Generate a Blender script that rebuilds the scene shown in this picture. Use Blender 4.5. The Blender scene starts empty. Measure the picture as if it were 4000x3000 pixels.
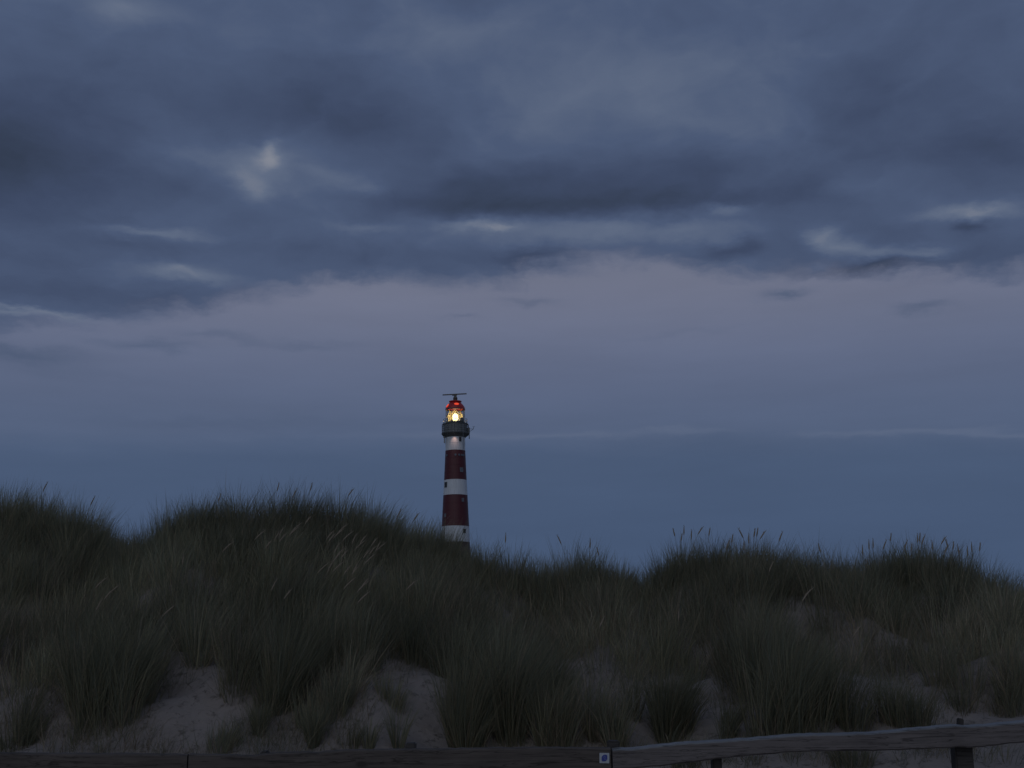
import bpy, bmesh, math, random
import numpy as np
from mathutils import Vector, Matrix

random.seed(7)
RNG = np.random.default_rng(11)
SC = bpy.context.scene
COL = SC.collection
rad = math.radians

# ------------------------------------------------------------------ camera
F = 4500.0                       # focal length in pixels of the 4000 px wide photograph
EYE = Vector((0, 0, 1.75))
PITCH, ROLL = rad(12.5), rad(0.7)
fwd = Vector((0, math.cos(PITCH), math.sin(PITCH)))
up0 = Vector((0, -math.sin(PITCH), math.cos(PITCH)))
r0 = Vector((1, 0, 0))
right = r0 * math.cos(ROLL) - up0 * math.sin(ROLL)
up = up0 * math.cos(ROLL) + r0 * math.sin(ROLL)
cam_data = bpy.data.cameras.new('camera')
cam = bpy.data.objects.new('camera', cam_data)
COL.objects.link(cam)
cam.matrix_world = Matrix(((right.x, up.x, -fwd.x, EYE.x),
                           (right.y, up.y, -fwd.y, EYE.y),
                           (right.z, up.z, -fwd.z, EYE.z),
                           (0, 0, 0, 1)))
cam_data.sensor_width = 36
cam_data.lens = 36 * F / 4000
cam_data.clip_start = 0.1
cam_data.clip_end = 9000
SC.camera = cam


def ray(u, v):
    return right * ((u - 2000) / F) + up * ((1500 - v) / F) + fwd


def at(u, v, Y):
    d = ray(u, v)
    return EYE + d * (Y / d.y)


def pix(x, y, z):
    """world -> photo pixel, numpy friendly"""
    dx, dy, dz = x - EYE.x, y - EYE.y, z - EYE.z
    a = dx * right.x + dy * right.y + dz * right.z
    b = dx * up.x + dy * up.y + dz * up.z
    c = dx * fwd.x + dy * fwd.y + dz * fwd.z
    return 2000 + F * a / c, 1500 - F * b / c


def azel(u, v):
    d = ray(u, v).normalized()
    return math.atan2(d.x, d.y), math.asin(d.z)


# ------------------------------------------------------------------ view, world, twilight sun
SC.view_settings.view_transform = 'Standard'
SC.view_settings.look = 'None'
SC.view_settings.exposure = 0.0
SC.view_settings.gamma = 1.0
SC.view_settings.use_curve_mapping = False
SC.render.engine = 'CYCLES'
SC.cycles.max_bounces = 6
SC.cycles.transparent_max_bounces = 12
SC.cycles.use_denoising = True
SC.render.filter_size = 1.5


def lin(c):
    out = []
    for k in c:
        k /= 255.0
        out.append(k / 12.92 if k <= 0.04045 else ((k + 0.055) / 1.055) ** 2.4)
    return (*out, 1.0)


world = bpy.data.worlds.new('World')
SC.world = world
world.use_nodes = True
wt = world.node_tree
wt.nodes.clear()


class NB:
    """small node-expression builder"""
    def __init__(s, tree):
        s.t = tree

    def n(s, kind, **kw):
        nd = s.t.nodes.new(kind)
        for k, v in kw.items():
            setattr(nd, k, v)
        return nd

    def put(s, sock, v):
        if isinstance(v, bpy.types.NodeSocket):
            s.t.links.new(v, sock)
        else:
            sock.default_value = v

    def m(s, op, a, b=None, c=None, clamp=False):
        nd = s.n('ShaderNodeMath', operation=op, use_clamp=clamp)
        s.put(nd.inputs[0], a)
        if b is not None:
            s.put(nd.inputs[1], b)
        if c is not None:
            s.put(nd.inputs[2], c)
        return nd.outputs[0]

    def mix(s, f, a, b, blend='MIX'):
        nd = s.n('ShaderNodeMix', data_type='RGBA', blend_type=blend)
        s.put(nd.inputs['Factor'], f)
        s.put(nd.inputs[6], a)
        s.put(nd.inputs[7], b)
        return nd.outputs[2]

    def noise(s, vec, scale, detail=4, rough=0.5, dist=0.0):
        nd = s.n('ShaderNodeTexNoise')
        s.put(nd.inputs['Vector'], vec)
        nd.inputs['Scale'].default_value = scale
        nd.inputs['Detail'].default_value = detail
        nd.inputs['Roughness'].default_value = rough
        nd.inputs['Distortion'].default_value = dist
        return nd.outputs['Fac']

    def smooth(s, x, lo, hi):
        nd = s.n('ShaderNodeMapRange', interpolation_type='SMOOTHSTEP')
        s.put(nd.inputs[0], x)
        nd.inputs[1].default_value = lo
        nd.inputs[2].default_value = hi
        return nd.outputs[0]

    def ramp(s, fac, stops, interp='B_SPLINE'):
        nd = s.n('ShaderNodeValToRGB')
        s.put(nd.inputs[0], fac)
        cr = nd.color_ramp
        cr.interpolation = interp
        while len(cr.elements) < len(stops):
            cr.elements.new(0.5)
        for e, (p, c) in zip(cr.elements, stops):
            e.position = p
            e.color = c
        return nd.outputs[0]

    def curve(s, x, pts):
        nd = s.n('ShaderNodeFloatCurve')
        s.put(nd.inputs['Value'], x)
        cm = nd.mapping
        c = cm.curves[0]
        while len(c.points) < len(pts):
            c.points.new(0.5, 0.5)
        for q, (a, b) in zip(c.points, pts):
            q.location = (a, b)
        cm.update()
        return nd.outputs[0]


W = NB(wt)
tc = W.n('ShaderNodeTexCoord').outputs['Generated']
sep = W.n('ShaderNodeSeparateXYZ')
wt.links.new(tc, sep.inputs[0])
dx, dy, dz = sep.outputs
az = W.m('ARCTAN2', dx, dy)
el = W.m('ARCSINE', dz)
# cloud-layer plane coordinates (perspective flattening towards the horizon)
den = W.m('ADD', W.m('MAXIMUM', dz, 0.0), 0.13)
comb = W.n('ShaderNodeCombineXYZ')
W.put(comb.inputs[0], W.m('DIVIDE', dx, den))
W.put(comb.inputs[1], W.m('DIVIDE', dy, den))
q = comb.outputs[0]
w1 = W.noise(q, 2.3, 5, 0.55)
w2 = W.noise(q, 6.5, 6, 0.6)
off = W.n('ShaderNodeVectorMath', operation='ADD')
W.put(off.inputs[0], q)
off.inputs[1].default_value = (13.7, 4.1, 8.0)
w3 = W.noise(off.outputs[0], 2.9, 5, 0.55)
w4 = W.noise(off.outputs[0], 9.0, 5, 0.6)
# warped sky angles: the hand-placed cloud masses get ragged edges
azw = W.m('ADD', az, W.m('ADD', W.m('MULTIPLY', W.m('SUBTRACT', w1, 0.5), 0.08),
                         W.m('MULTIPLY', W.m('SUBTRACT', w2, 0.5), 0.05)))
elw = W.m('ADD', el, W.m('ADD', W.m('MULTIPLY', W.m('SUBTRACT', w3, 0.5), 0.030),
                         W.m('MULTIPLY', W.m('SUBTRACT', w4, 0.5), 0.022)))
edeg = W.m('DIVIDE', W.m('MULTIPLY', el, 180 / math.pi), 40.0, clamp=True)

clear = W.ramp(edeg, [(0.0, lin((69, 86, 114))), (0.12, lin((74, 90, 119))), (0.20, lin((80, 95, 122))),
                      (0.27, lin((86, 99, 126))), (0.33, lin((95, 105, 131))), (0.38, lin((104, 112, 136))),
                      (0.44, lin((112, 116, 136))), (0.70, lin((101, 110, 129))), (1.0, lin((88, 102, 126)))])
# thin pale streak low over the sea of cloud
bnv = W.n('ShaderNodeCombineXYZ')
W.put(bnv.inputs[0], az)
W.put(bnv.inputs[1], W.m('MULTIPLY', el, 4.0))
bn0 = W.noise(bnv.outputs[0], 9.0, 5, 0.55)
nrm = ray(1000, 1704).cross(ray(3900, 1688)).normalized()   # its plane: a long straight cloud edge
if nrm.z < 0:
    nrm = -nrm
dt = W.n('ShaderNodeVectorMath', operation='DOT_PRODUCT')
W.put(dt.inputs[0], tc)
dt.inputs[1].default_value = nrm
sd = W.m('ADD', dt.outputs['Value'], W.m('ADD', W.m('MULTIPLY', W.m('SUBTRACT', bn0, 0.5), 0.028), W.m('MULTIPLY', W.m('SUBTRACT', w4, 0.5), 0.005)))
stk = W.m('MULTIPLY', sd, 340.0)
stk = W.m('POWER', 2.718, W.m('MULTIPLY', W.m('MULTIPLY', stk, stk), -1.0))
along = W.m('MULTIPLY', W.smooth(az, -0.35, 0.15), W.smooth(w1, 0.30, 0.55))
clear = W.mix(W.m('MULTIPLY', W.smooth(W.m('MULTIPLY', sd, -1.0), -0.010, 0.022), 0.55), clear, lin((66, 84, 112)))
clear = W.mix(W.m('MULTIPLY', W.m('MULTIPLY', stk, along), 0.22), clear, lin((112, 122, 144)))
band = W.n('ShaderNodeCombineXYZ')
W.put(band.inputs[0], W.m('MULTIPLY', az, 1.6))
W.put(band.inputs[1], W.m('MULTIPLY', el, 9.0))
bn = W.noise(band.outputs[0], 2.6, 5, 0.55)
bb = W.m('ADD', 0.88, W.m('MULTIPLY', bn, 0.24))

# lower edge of the cloud deck across the view
edge_px = [(0, 1300), (250, 1290), (500, 1240), (750, 1200), (1000, 1165), (1250, 1120), (1450, 1095), (1650, 1120),
           (1850, 1130), (2000, 1090), (2250, 1040), (2500, 1035), (2700, 1060), (2900, 1085), (3150, 1060),
           (3400, 1060), (3700, 1075), (4000, 1090)]
A0, A1 = -0.75, 0.75
E0, E1 = rad(10), rad(26)
pts = []
for u, v in edge_px:
    a, e = azel(u, v)
    pts.append(((a - A0) / (A1 - A0), (e - E0) / (E1 - E0)))
pts = [(0.0, pts[0][1])] + pts + [(1.0, pts[-1][1])]
ax = W.m('DIVIDE', W.m('SUBTRACT', az, A0), A1 - A0, clamp=True)
edge = W.m('ADD', W.m('MULTIPLY', W.curve(ax, pts), E1 - E0), E0)
ang_ = W.n('ShaderNodeCombineXYZ')
W.put(ang_.inputs[0], W.m('MULTIPLY', azw, 1.0))
W.put(ang_.inputs[1], W.m('MULTIPLY', elw, 1.9))
b1 = W.noise(ang_.outputs[0], 5.0, 4, 0.5, 0.3)
b2 = W.noise(ang_.outputs[0], 19.0, 5, 0.6, 0.3)
dd = W.m('SUBTRACT', elw, edge)
dd = W.m('ADD', dd, W.m('ADD', W.m('MULTIPLY', W.m('SUBTRACT', b1, 0.5), 0.03), W.m('MULTIPLY', W.m('SUBTRACT', b2, 0.5), 0.032)))
cover = W.smooth(dd, -0.008, 0.016)


def blob(u, v, su, sv, amp):
    a, e = azel(u, v)
    x = W.m('MULTIPLY', W.m('SUBTRACT', azw, a), F / su)
    y = W.m('MULTIPLY', W.m('SUBTRACT', elw, e), F / sv)
    r = W.m('ADD', W.m('MULTIPLY', x, x), W.m('MULTIPLY', y, y))
    return W.m('MULTIPLY', W.m('POWER', 2.718, W.m('MULTIPLY', r, -1.0)), amp)


def total(items):
    acc = blob(*items[0])
    for it in items[1:]:
        acc = W.m('ADD', acc, blob(*it))
    return acc


# brightness masses of the deck: (u, v, spread u, spread v, amount)
shade = total([(-50, 600, 330, 220, -0.95), (300, 560, 300, 200, -0.25),
               (1850, 745, 380, 100, -0.55), (2450, 720, 560, 110, -0.50), (1700, 800, 260, 55, -0.25), (2050, 815, 420, 45, -0.40),
               (2600, 800, 420, 42, -0.40), (3000, 770, 260, 45, -0.20),
               (1550, 470, 420, 150, -0.35), (1200, 440, 420, 110, -0.35), (500, 330, 350, 120, -0.15), (3450, 420, 380, 220, -0.35),
               (3750, 600, 350, 90, -0.25),
               (2450, 330, 520, 170, 0.42), (2000, 480, 260, 90, 0.20), (2900, 480, 260, 90, 0.22), (1800, 130, 450, 140, 0.28),
               (3300, 150, 450, 110, 0.12), (900, 150, 300, 90, 0.15),
               (1250, 640, 300, 110, 0.32), (820, 640, 170, 55, 0.30), (1085, 575, 36, 34, 0.5), (1090, 640, 66, 50, 0.85), (1020, 690, 130, 80, 0.35),
               (965, 755, 62, 58, 0.65), (1300, 690, 110, 34, 0.30), (1440, 745, 90, 30, 0.40), (520, 30, 170, 50, 0.60), (1840, 885, 190, 26, 0.75),
               (1960, 905, 90, 16, 0.5), (1400, 895, 150, 22, 0.40), (2450, 905, 520, 42, 0.42), (2300, 935, 420, 45, 0.25), (560, 905, 230, 18, 0.6),
               (620, 1050, 150, 26, 0.5), (780, 1085, 190, 30, 0.55), (1500, 1010, 420, 50, -0.25), (700, 970, 380, 32, -0.15), (2120, 1010, 200, 34, -0.55),
               (2830, 960, 110, 36, -0.65), (3330, 1035, 240, 30, -0.75), (3225, 910, 60, 36, 0.85), (3300, 950, 90, 30, 0.75),
               (3420, 980, 120, 24, 0.7), (3570, 990, 100, 22, 0.75), (3180, 1035, 60, 20, 0.5), (3720, 835, 140, 32, 0.6), (3900, 810, 100, 28, 0.6),
               (3830, 875, 55, 34, -0.7), (2880, 815, 110, 20, 0.7), (3400, 720, 160, 40, 0.25), (300, 1150, 420, 50, -0.30), (150, 1010, 300, 45, -0.25),
               (140, 1228, 260, 16, 0.8), (3900, 980, 220, 60, -0.20)])
# rounded bellies: folded noise gives lumps with darker undersides
lump = W.m('SUBTRACT', 0.30, W.m('MULTIPLY', W.m('ABSOLUTE', W.m('SUBTRACT', b1, 0.5)), 3.0))
lump = W.m('ADD', W.m('MULTIPLY', lump, 0.55), W.m('MULTIPLY', W.m('SUBTRACT', b2, 0.5), 0.42))
grain0 = W.m('ADD', W.m('MULTIPLY', W.m('SUBTRACT', w2, 0.5), 0.18), W.m('MULTIPLY', W.m('SUBTRACT', w3, 0.5), 0.30))
grain = W.m('ADD', grain0, lump)
tone = W.m('ADD', W.m('MULTIPLY', W.m('ADD', shade, grain), 0.45), 0.43, clamp=True)
deck = W.ramp(tone, [(0.0, lin((50, 60, 79))), (0.25, lin((62, 74, 100))), (0.5, lin((75, 89, 117))),
                     (0.75, lin((95, 107, 130))), (1.0, lin((128, 133, 146)))], 'LINEAR')
# small detached dark shreds below the deck
shred = total([(90, 1400, 200, 34, 0.95), (560, 1345, 170, 24, 0.7), (880, 1310, 180, 20, 0.45), (3060, 1150, 90, 20, 0.95),
               (3630, 1195, 90, 18, 0.7), (1200, 1345, 160, 18, 0.35), (1760, 1250, 80, 12, 0.4), (2050, 1170, 110, 18, 0.5),
               (2700, 1300, 260, 14, 0.15), (300, 1480, 300, 30, 0.25), (1500, 1640, 500, 22, 0.3), (900, 1660, 500, 20, 0.35)])
clear = W.mix(W.m('MULTIPLY', shred, 0.75, clamp=True), clear, lin((74, 88, 114)))
clearv = W.n('ShaderNodeVectorMath', operation='SCALE')
W.put(clearv.inputs[0], clear)
W.put(clearv.inputs['Scale'], bb)
skyc = W.mix(cover, clearv.outputs[0], deck)
bg1 = W.n('ShaderNodeBackground')
W.put(bg1.inputs[0], skyc)
bg1.inputs[1].default_value = 1.0
# last twilight of the physical sky, sun below the horizon behind the camera
nish = W.n('ShaderNodeTexSky', sky_type='NISHITA')
nish.sun_disc = False
nish.sun_elevation = rad(-4)
nish.sun_rotation = rad(190)
bg2 = W.n('ShaderNodeBackground')
W.put(bg2.inputs[0], nish.outputs[0])
bg2.inputs[1].default_value = 0.05
addsh = W.n('ShaderNodeAddShader')
wt.links.new(bg1.outputs[0], addsh.inputs[0])
wt.links.new(bg2.outputs[0], addsh.inputs[1])
wo = W.n('ShaderNodeOutputWorld')
wt.links.new(addsh.outputs[0], wo.inputs[0])

# broad after-glow of the set sun behind the photographer
sun_data = bpy.data.lights.new('sun', 'SUN')
sun_data.energy = 0.33
sun_data.angle = rad(75)
sun_data.color = (0.93, 0.95, 1.0)
sun = bpy.data.objects.new('sun', sun_data)
COL.objects.link(sun)
sun.rotation_euler = Vector((0.22, 0.93, -0.42)).to_track_quat('-Z', 'Y').to_euler()

# ------------------------------------------------------------------ helpers


def tag(o, label=None, cat=None, group=None, kind=None):
    if label:
        o['label'] = label
    if cat:
        o['category'] = cat
    if group:
        o['group'] = group
    if kind:
        o['kind'] = kind
    return o


def link_mesh(name, me, mat=None, parent=None):
    o = bpy.data.objects.new(name, me)
    COL.objects.link(o)
    if mat:
        me.materials.append(mat)
    if parent:
        o.parent = parent
    return o


def obj(name, bm, mat, parent=None, smooth=False):
    me = bpy.data.meshes.new(name)
    bmesh.ops.recalc_face_normals(bm, faces=bm.faces[:])
    bm.to_mesh(me)
    bm.free()
    if smooth:
        for p in me.polygons:
            p.use_smooth = True
    return link_mesh(name, me, mat, parent)


def empty(name, loc, parent=None):
    o = bpy.data.objects.new(name, None)
    COL.objects.link(o)
    o.location = loc
    o.empty_display_size = 0.3
    if parent:
        o.parent = parent
    return o


def box(bm, c, s, mtx=None, bevel=0.0):
    r = bmesh.ops.create_cube(bm, size=1.0)
    vs = r['verts']
    for v in vs:
        v.co = Vector((v.co.x * s[0], v.co.y * s[1], v.co.z * s[2]))
    if bevel:
        es = list({e for v in vs for e in v.link_edges})
        rb = bmesh.ops.bevel(bm, geom=es, offset=bevel, segments=2, affect='EDGES')
        vs = list({v for f in rb['faces'] for v in f.verts} | {v for v in vs if v.is_valid})
    for v in vs:
        co = v.co
        if mtx:
            co = mtx @ co
        v.co = co + Vector(c)


def tube(bm, p0, p1, r0_, r1_=None, seg=8, caps=True):
    r1_ = r0_ if r1_ is None else r1_
    p0, p1 = Vector(p0), Vector(p1)
    d = (p1 - p0).normalized()
    a = d.orthogonal().normalized()
    b = d.cross(a)
    A, B = [], []
    for i in range(seg):
        t = 2 * math.pi * i / seg
        o_ = a * math.cos(t) + b * math.sin(t)
        A.append(bm.verts.new(p0 + o_ * r0_))
        B.append(bm.verts.new(p1 + o_ * r1_))
    for i in range(seg):
        j = (i + 1) % seg
        bm.faces.new((A[i], A[j], B[j], B[i]))
    if caps:
        bm.faces.new(A[::-1])
        bm.faces.new(B)


def lathe(bm, prof, seg=48, closed=False, a0=0.0, a1=2 * math.pi, c=(0, 0)):
    """prof: list of (r, z)"""
    full = abs(a1 - a0 - 2 * math.pi) < 1e-6
    n = seg if full else seg + 1
    rings = []
    for r, z in prof:
        if r < 1e-5:
            rings.append([bm.verts.new((c[0], c[1], z))])
        else:
            rings.append([bm.verts.new((c[0] + r * math.cos(a0 + (a1 - a0) * i / seg),
                                        c[1] + r * math.sin(a0 + (a1 - a0) * i / seg), z)) for i in range(n)])
    k = len(rings)
    for j in range(k if closed else k - 1):
        A, B = rings[j], rings[(j + 1) % k]
        for i in range(seg):
            i2 = (i + 1) % n
            if len(A) == 1 and len(B) == 1:
                continue
            if len(A) == 1:
                bm.faces.new((A[0], B[i2], B[i]))
            elif len(B) == 1:
                bm.faces.new((A[i], A[i2], B[0]))
            else:
                bm.faces.new((A[i], A[i2], B[i2], B[i]))


# ------------------------------------------------------------------ materials


def mat_new(name):
    m = bpy.data.materials.new(name)
    m.use_nodes = True
    t = m.node_tree
    b = t.nodes['Principled BSDF']
    return m, NB(t), b


def paint(name, col, rough=0.5, var=0.12, scale=3.0, bump=0.0, metal=0.0, spec=0.5):
    m, N, b = mat_new(name)
    co = N.n('ShaderNodeTexCoord').outputs['Object']
    f = N.noise(co, scale, 6, 0.6)
    c = N.mix(f, tuple(k * (1 - var) for k in col[:3]) + (1,), tuple(min(1, k * (1 + var)) for k in col[:3]) + (1,))
    N.put(b.inputs['Base Color'], c)
    b.inputs['Roughness'].default_value = rough
    b.inputs['Metallic'].default_value = metal
    b.inputs['Specular IOR Level'].default_value = spec
    if bump:
        bp = N.n('ShaderNodeBump')
        bp.inputs['Strength'].default_value = bump
        N.put(bp.inputs['Height'], N.noise(co, scale * 6, 5, 0.6))
        N.put(b.inputs['Normal'], bp.outputs[0])
    return m


def mat_iron(name, col, streak=0.25):
    m, N, b = mat_new(name)
    co = N.n('ShaderNodeTexCoord').outputs['Object']
    mp = N.n('ShaderNodeMapping')
    mp.inputs['Scale'].default_value = (2.2, 2.2, 0.22)
    N.put(mp.inputs[0], co)
    f = N.smooth(N.noise(mp.outputs[0], 1.6, 6, 0.6), 0.35, 0.75)
    f2 = N.noise(co, 0.8, 4, 0.5)
    c = N.mix(N.m('MULTIPLY', f, streak), col + (1,), tuple(k * 0.55 for k in col) + (1,))
    c = N.mix(N.m('MULTIPLY', f2, 0.3), c, tuple(k * 0.8 for k in col) + (1,))
    N.put(b.inputs['Base Color'], c)
    b.inputs['Roughness'].default_value = 0.5
    return m


M_white = mat_iron('white_paint', (0.66, 0.69, 0.69), 0.45)
M_red = mat_iron('oxblood_paint', (0.085, 0.010, 0.013), 0.5)
M_brick = mat_iron('dark_base_paint', (0.06, 0.03, 0.024))
M_roof = paint('red_roof_paint', (0.42, 0.022, 0.025), 0.35, 0.15)
M_dark = paint('dark_iron', (0.085, 0.095, 0.092), 0.6, 0.2)
M_grey = paint('grey_iron', (0.24, 0.255, 0.245), 0.55, 0.2)
M_bar = paint('glazing_bar_paint', (0.10, 0.09, 0.07), 0.5, 0.1)
M_inner = paint('dark_window_glass', (0.03, 0.035, 0.04), 0.15, 0.1)
M_frame_l = paint('pale_window_frame', (0.17, 0.185, 0.20), 0.5, 0.1)
M_frame_d = paint('dark_window_frame', (0.06, 0.055, 0.05), 0.5, 0.1)

M_glass, N, b = mat_new('lantern_glass')
N.t.nodes.remove(b)
tr = N.n('ShaderNodeBsdfTransparent')
tr.inputs[0].default_value = (0.93, 0.95, 0.93, 1)
gl = N.n('ShaderNodeBsdfGlossy')
gl.inputs['Roughness'].default_value = 0.05
mx = N.n('ShaderNodeMixShader')
mx.inputs[0].default_value = 0.07
N.t.links.new(tr.outputs[0], mx.inputs[1])
N.t.links.new(gl.outputs[0], mx.inputs[2])
N.t.links.new(mx.outputs[0], N.t.nodes['Material Output'].inputs[0])

M_lens, N, b = mat_new('lens_prisms')
N.t.nodes.remove(b)
tl = N.n('ShaderNodeBsdfTranslucent')
tl.inputs[0].default_value = (0.9, 0.75, 0.36, 1)
tr = N.n('ShaderNodeBsdfTransparent')
tr.inputs[0].default_value = (0.95, 0.92, 0.8, 1)
mx = N.n('ShaderNodeMixShader')
mx.inputs[0].default_value = 0.8
N.t.links.new(tr.outputs[0], mx.inputs[1])
N.t.links.new(tl.outputs[0], mx.inputs[2])
N.t.links.new(mx.outputs[0], N.t.nodes['Material Output'].inputs[0])


def mat_emit(name, col, s):
    m, N, b = mat_new(name)
    b.inputs['Base Color'].default_value = (0.8, 0.8, 0.8, 1)
    b.inputs['Emission Color'].default_value = (*col, 1)
    b.inputs['Emission Strength'].default_value = s
    return m


M_lamp = mat_emit('lamp_light', (1.0, 0.80, 0.42), 9.0)
M_redglow = mat_emit('red_roof_glow', (1.0, 0.085, 0.03), 0.75)  # emission for the added red glow spots on the dome
M_redglow.node_tree.nodes['Principled BSDF'].inputs['Base Color'].default_value = (0.4, 0.02, 0.02, 1)
M_smalllight = mat_emit('small_light', (1.0, 0.75, 0.5), 0.6)

# sand
M_sand, N, b = mat_new('dune_sand')
co = N.n('ShaderNodeTexCoord').outputs['Object']
f = N.noise(co, 1.7, 8, 0.65)
g = N.smooth(N.noise(co, 9.0, 6, 0.7), 0.52, 0.70)
c = N.mix(f, (0.22, 0.188, 0.160, 1), (0.36, 0.31, 0.267, 1))
c = N.mix(N.m('MULTIPLY', g, 0.85), c, (0.09, 0.078, 0.062, 1))
N.put(b.inputs['Base Color'], c)
b.inputs['Roughness'].default_value = 0.95
b.inputs['Specular IOR Level'].default_value = 0.15
bp = N.n('ShaderNodeBump')
bp.inputs['Strength'].default_value = 0.6
bp.inputs['Distance'].default_value = 0.09
N.put(bp.inputs['Height'], N.noise(co, 4.5, 9, 0.72))
N.put(b.inputs['Normal'], bp.outputs[0])

# grass blades: base colour comes per blade, part of it straw
M_grass, N, b = mat_new('marram_blade')
N.t.nodes.remove(b)
at_ = N.n('ShaderNodeAttribute', attribute_name='tint')
df = N.n('ShaderNodeBsdfDiffuse')
tl = N.n('ShaderNodeBsdfTranslucent')
N.put(df.inputs[0], at_.outputs['Color'])
N.put(tl.inputs[0], at_.outputs['Color'])
mx = N.n('ShaderNodeMixShader')
mx.inputs[0].default_value = 0.36
N.t.links.new(df.outputs[0], mx.inputs[1])
N.t.links.new(tl.outputs[0], mx.inputs[2])
N.t.links.new(mx.outputs[0], N.t.nodes['Material Output'].inputs[0])

M_straw = paint('seed_head_straw', (0.27, 0.22, 0.155), 0.9, 0.35, 1.3)
M_stem = paint('stem_straw', (0.17, 0.15, 0.095), 0.85, 0.2, 20)


def mat_wood(name, col, blue=0.0):
    m, N, b = mat_new(name)
    co = N.n('ShaderNodeTexCoord').outputs['Object']
    mp = N.n('ShaderNodeMapping')
    mp.inputs['Scale'].default_value = (1.2, 14, 14)
    N.put(mp.inputs[0], co)
    f = N.noise(mp.outputs[0], 2.2, 8, 0.65, 0.4)
    mp2 = N.n('ShaderNodeMapping')
    mp2.inputs['Scale'].default_value = (2.4, 5, 5)
    N.put(mp2.inputs[0], co)
    vo = N.n('ShaderNodeTexVoronoi')
    N.put(vo.inputs['Vector'], mp2.outputs[0])
    vo.inputs['Scale'].default_value = 0.9
    kn = N.m('SUBTRACT', 1.0, N.smooth(vo.outputs['Distance'], 0.06, 0.15))
    patch = N.smooth(N.noise(co, 1.3, 5, 0.6), 0.42, 0.66)
    mp3 = N.n('ShaderNodeMapping')
    mp3.inputs['Scale'].default_value = (0.7, 18, 18)
    N.put(mp3.inputs[0], co)
    crack = N.m('SUBTRACT', 1.0, N.smooth(N.m('ABSOLUTE', N.m('SUBTRACT', N.noise(mp3.outputs[0], 1.4, 4, 0.6, 0.8), 0.5)), 0.0, 0.03))
    c = N.mix(f, tuple(k * 0.42 for k in col) + (1,), tuple(k * 1.55 for k in col) + (1,))
    c = N.mix(N.m('MULTIPLY', patch, 0.4), c, tuple(k * 0.55 for k in col) + (1,))
    c = N.mix(N.m('MULTIPLY', kn, 0.75), c, tuple(k * 0.3 for k in col) + (1,))
    c = N.mix(N.m('MULTIPLY', crack, 0.7), c, tuple(k * 0.2 for k in col) + (1,))
    N.put(b.inputs['Base Color'], c)
    b.inputs['Roughness'].default_value = 0.8
    b.inputs['Specular IOR Level'].default_value = 0.25
    bp = N.n('ShaderNodeBump')
    bp.inputs['Strength'].default_value = 0.5
    bp.inputs['Distance'].default_value = 0.01
    N.put(bp.inputs['Height'], f)
    N.put(b.inputs['Normal'], bp.outputs[0])
    return m


M_woodb = mat_wood('brown_weathered_wood', (0.115, 0.096, 0.080))
M_woodg = mat_wood('grey_weathered_wood', (0.17, 0.148, 0.135))
M_woodp = mat_wood('post_wood', (0.075, 0.068, 0.06))
M_plate = paint('white_plate', (0.45, 0.47, 0.48), 0.5, 0.3, 60)
M_blue = paint('blue_print', (0.035, 0.055, 0.26), 0.4, 0.15, 40)
M_pale = paint('pale_blue_print', (0.16, 0.19, 0.42), 0.4, 0.1, 40)

# ------------------------------------------------------------------ terrain


def _hash(ix, iy, s):
    h = (ix * 374761393 + iy * 668265263 + s * 974634777) & 0x7fffffff
    h = ((h ^ (h >> 13)) * 1274126177) & 0x7fffffff
    return ((h ^ (h >> 16)) & 0xffff) / 65535.0


def vnoise(x, y, s=0):
    x = np.asarray(x, float)
    y = np.asarray(y, float)
    ix = np.floor(x).astype(np.int64)
    iy = np.floor(y).astype(np.int64)
    fx, fy = x - ix, y - iy
    fx = fx * fx * (3 - 2 * fx)
    fy = fy * fy * (3 - 2 * fy)
    a = _hash(ix, iy, s)
    b_ = _hash(ix + 1, iy, s)
    c_ = _hash(ix, iy + 1, s)
    d_ = _hash(ix + 1, iy + 1, s)
    return (a * (1 - fx) + b_ * fx) * (1 - fy) + (c_ * (1 - fx) + d_ * fx) * fy - 0.5


skyline = [(-600, 1880), (0, 1885), (100, 1900), (200, 1915), (300, 1940), (390, 1975), (440, 2070), (490, 2150), (540, 2090),
           (600, 1995), (700, 1930), (800, 1908), (950, 1905), (1000, 1935), (1050, 1925), (1200, 1930), (1300, 1945),
           (1380, 1940), (1420, 1970), (1500, 1985), (1600, 2015), (1700, 2015), (1750, 2025), (1800, 2055), (1860, 2080), (1900, 2105), (2000, 2140),
           (2100, 2185), (2165, 2235), (2195, 2125), (2300, 2130), (2400, 2180), (2500, 2195), (2600, 2140), (2650, 2100),
           (2800, 2090), (3000, 2100), (3150, 2130), (3300, 2155), (3400, 2165), (3430, 2125), (3600, 2105),
           (3750, 2140), (3850, 2195), (3950, 2240), (4000, 2255), (4600, 2300)]
YC = 18.0
GRASS_H = 0.67
_sx, _sz = [], []
for u, v in skyline:
    p = at(u, v, YC)
    _sx.append(p.x)
    _sz.append(p.z - GRASS_H)
_sx, _sz = np.array(_sx), np.array(_sz)


def crest(x):
    # softened: the sand under the grass is smoother than the grass line
    acc = 0
    for o_, w_ in ((-0.3, .2), (-.15, .2), (0, .2), (.15, .2), (.3, .2)):
        acc = acc + w_ * np.interp(x + o_, _sx, _sz)
    return acc


TX, TY = at(1779, 2000, 275).x, 275.0


def near_amp(y):
    return np.clip((y - 10.2) / 1.0, 0, 1) * np.clip((19 - y) / 2.0, 0, 1)


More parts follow.
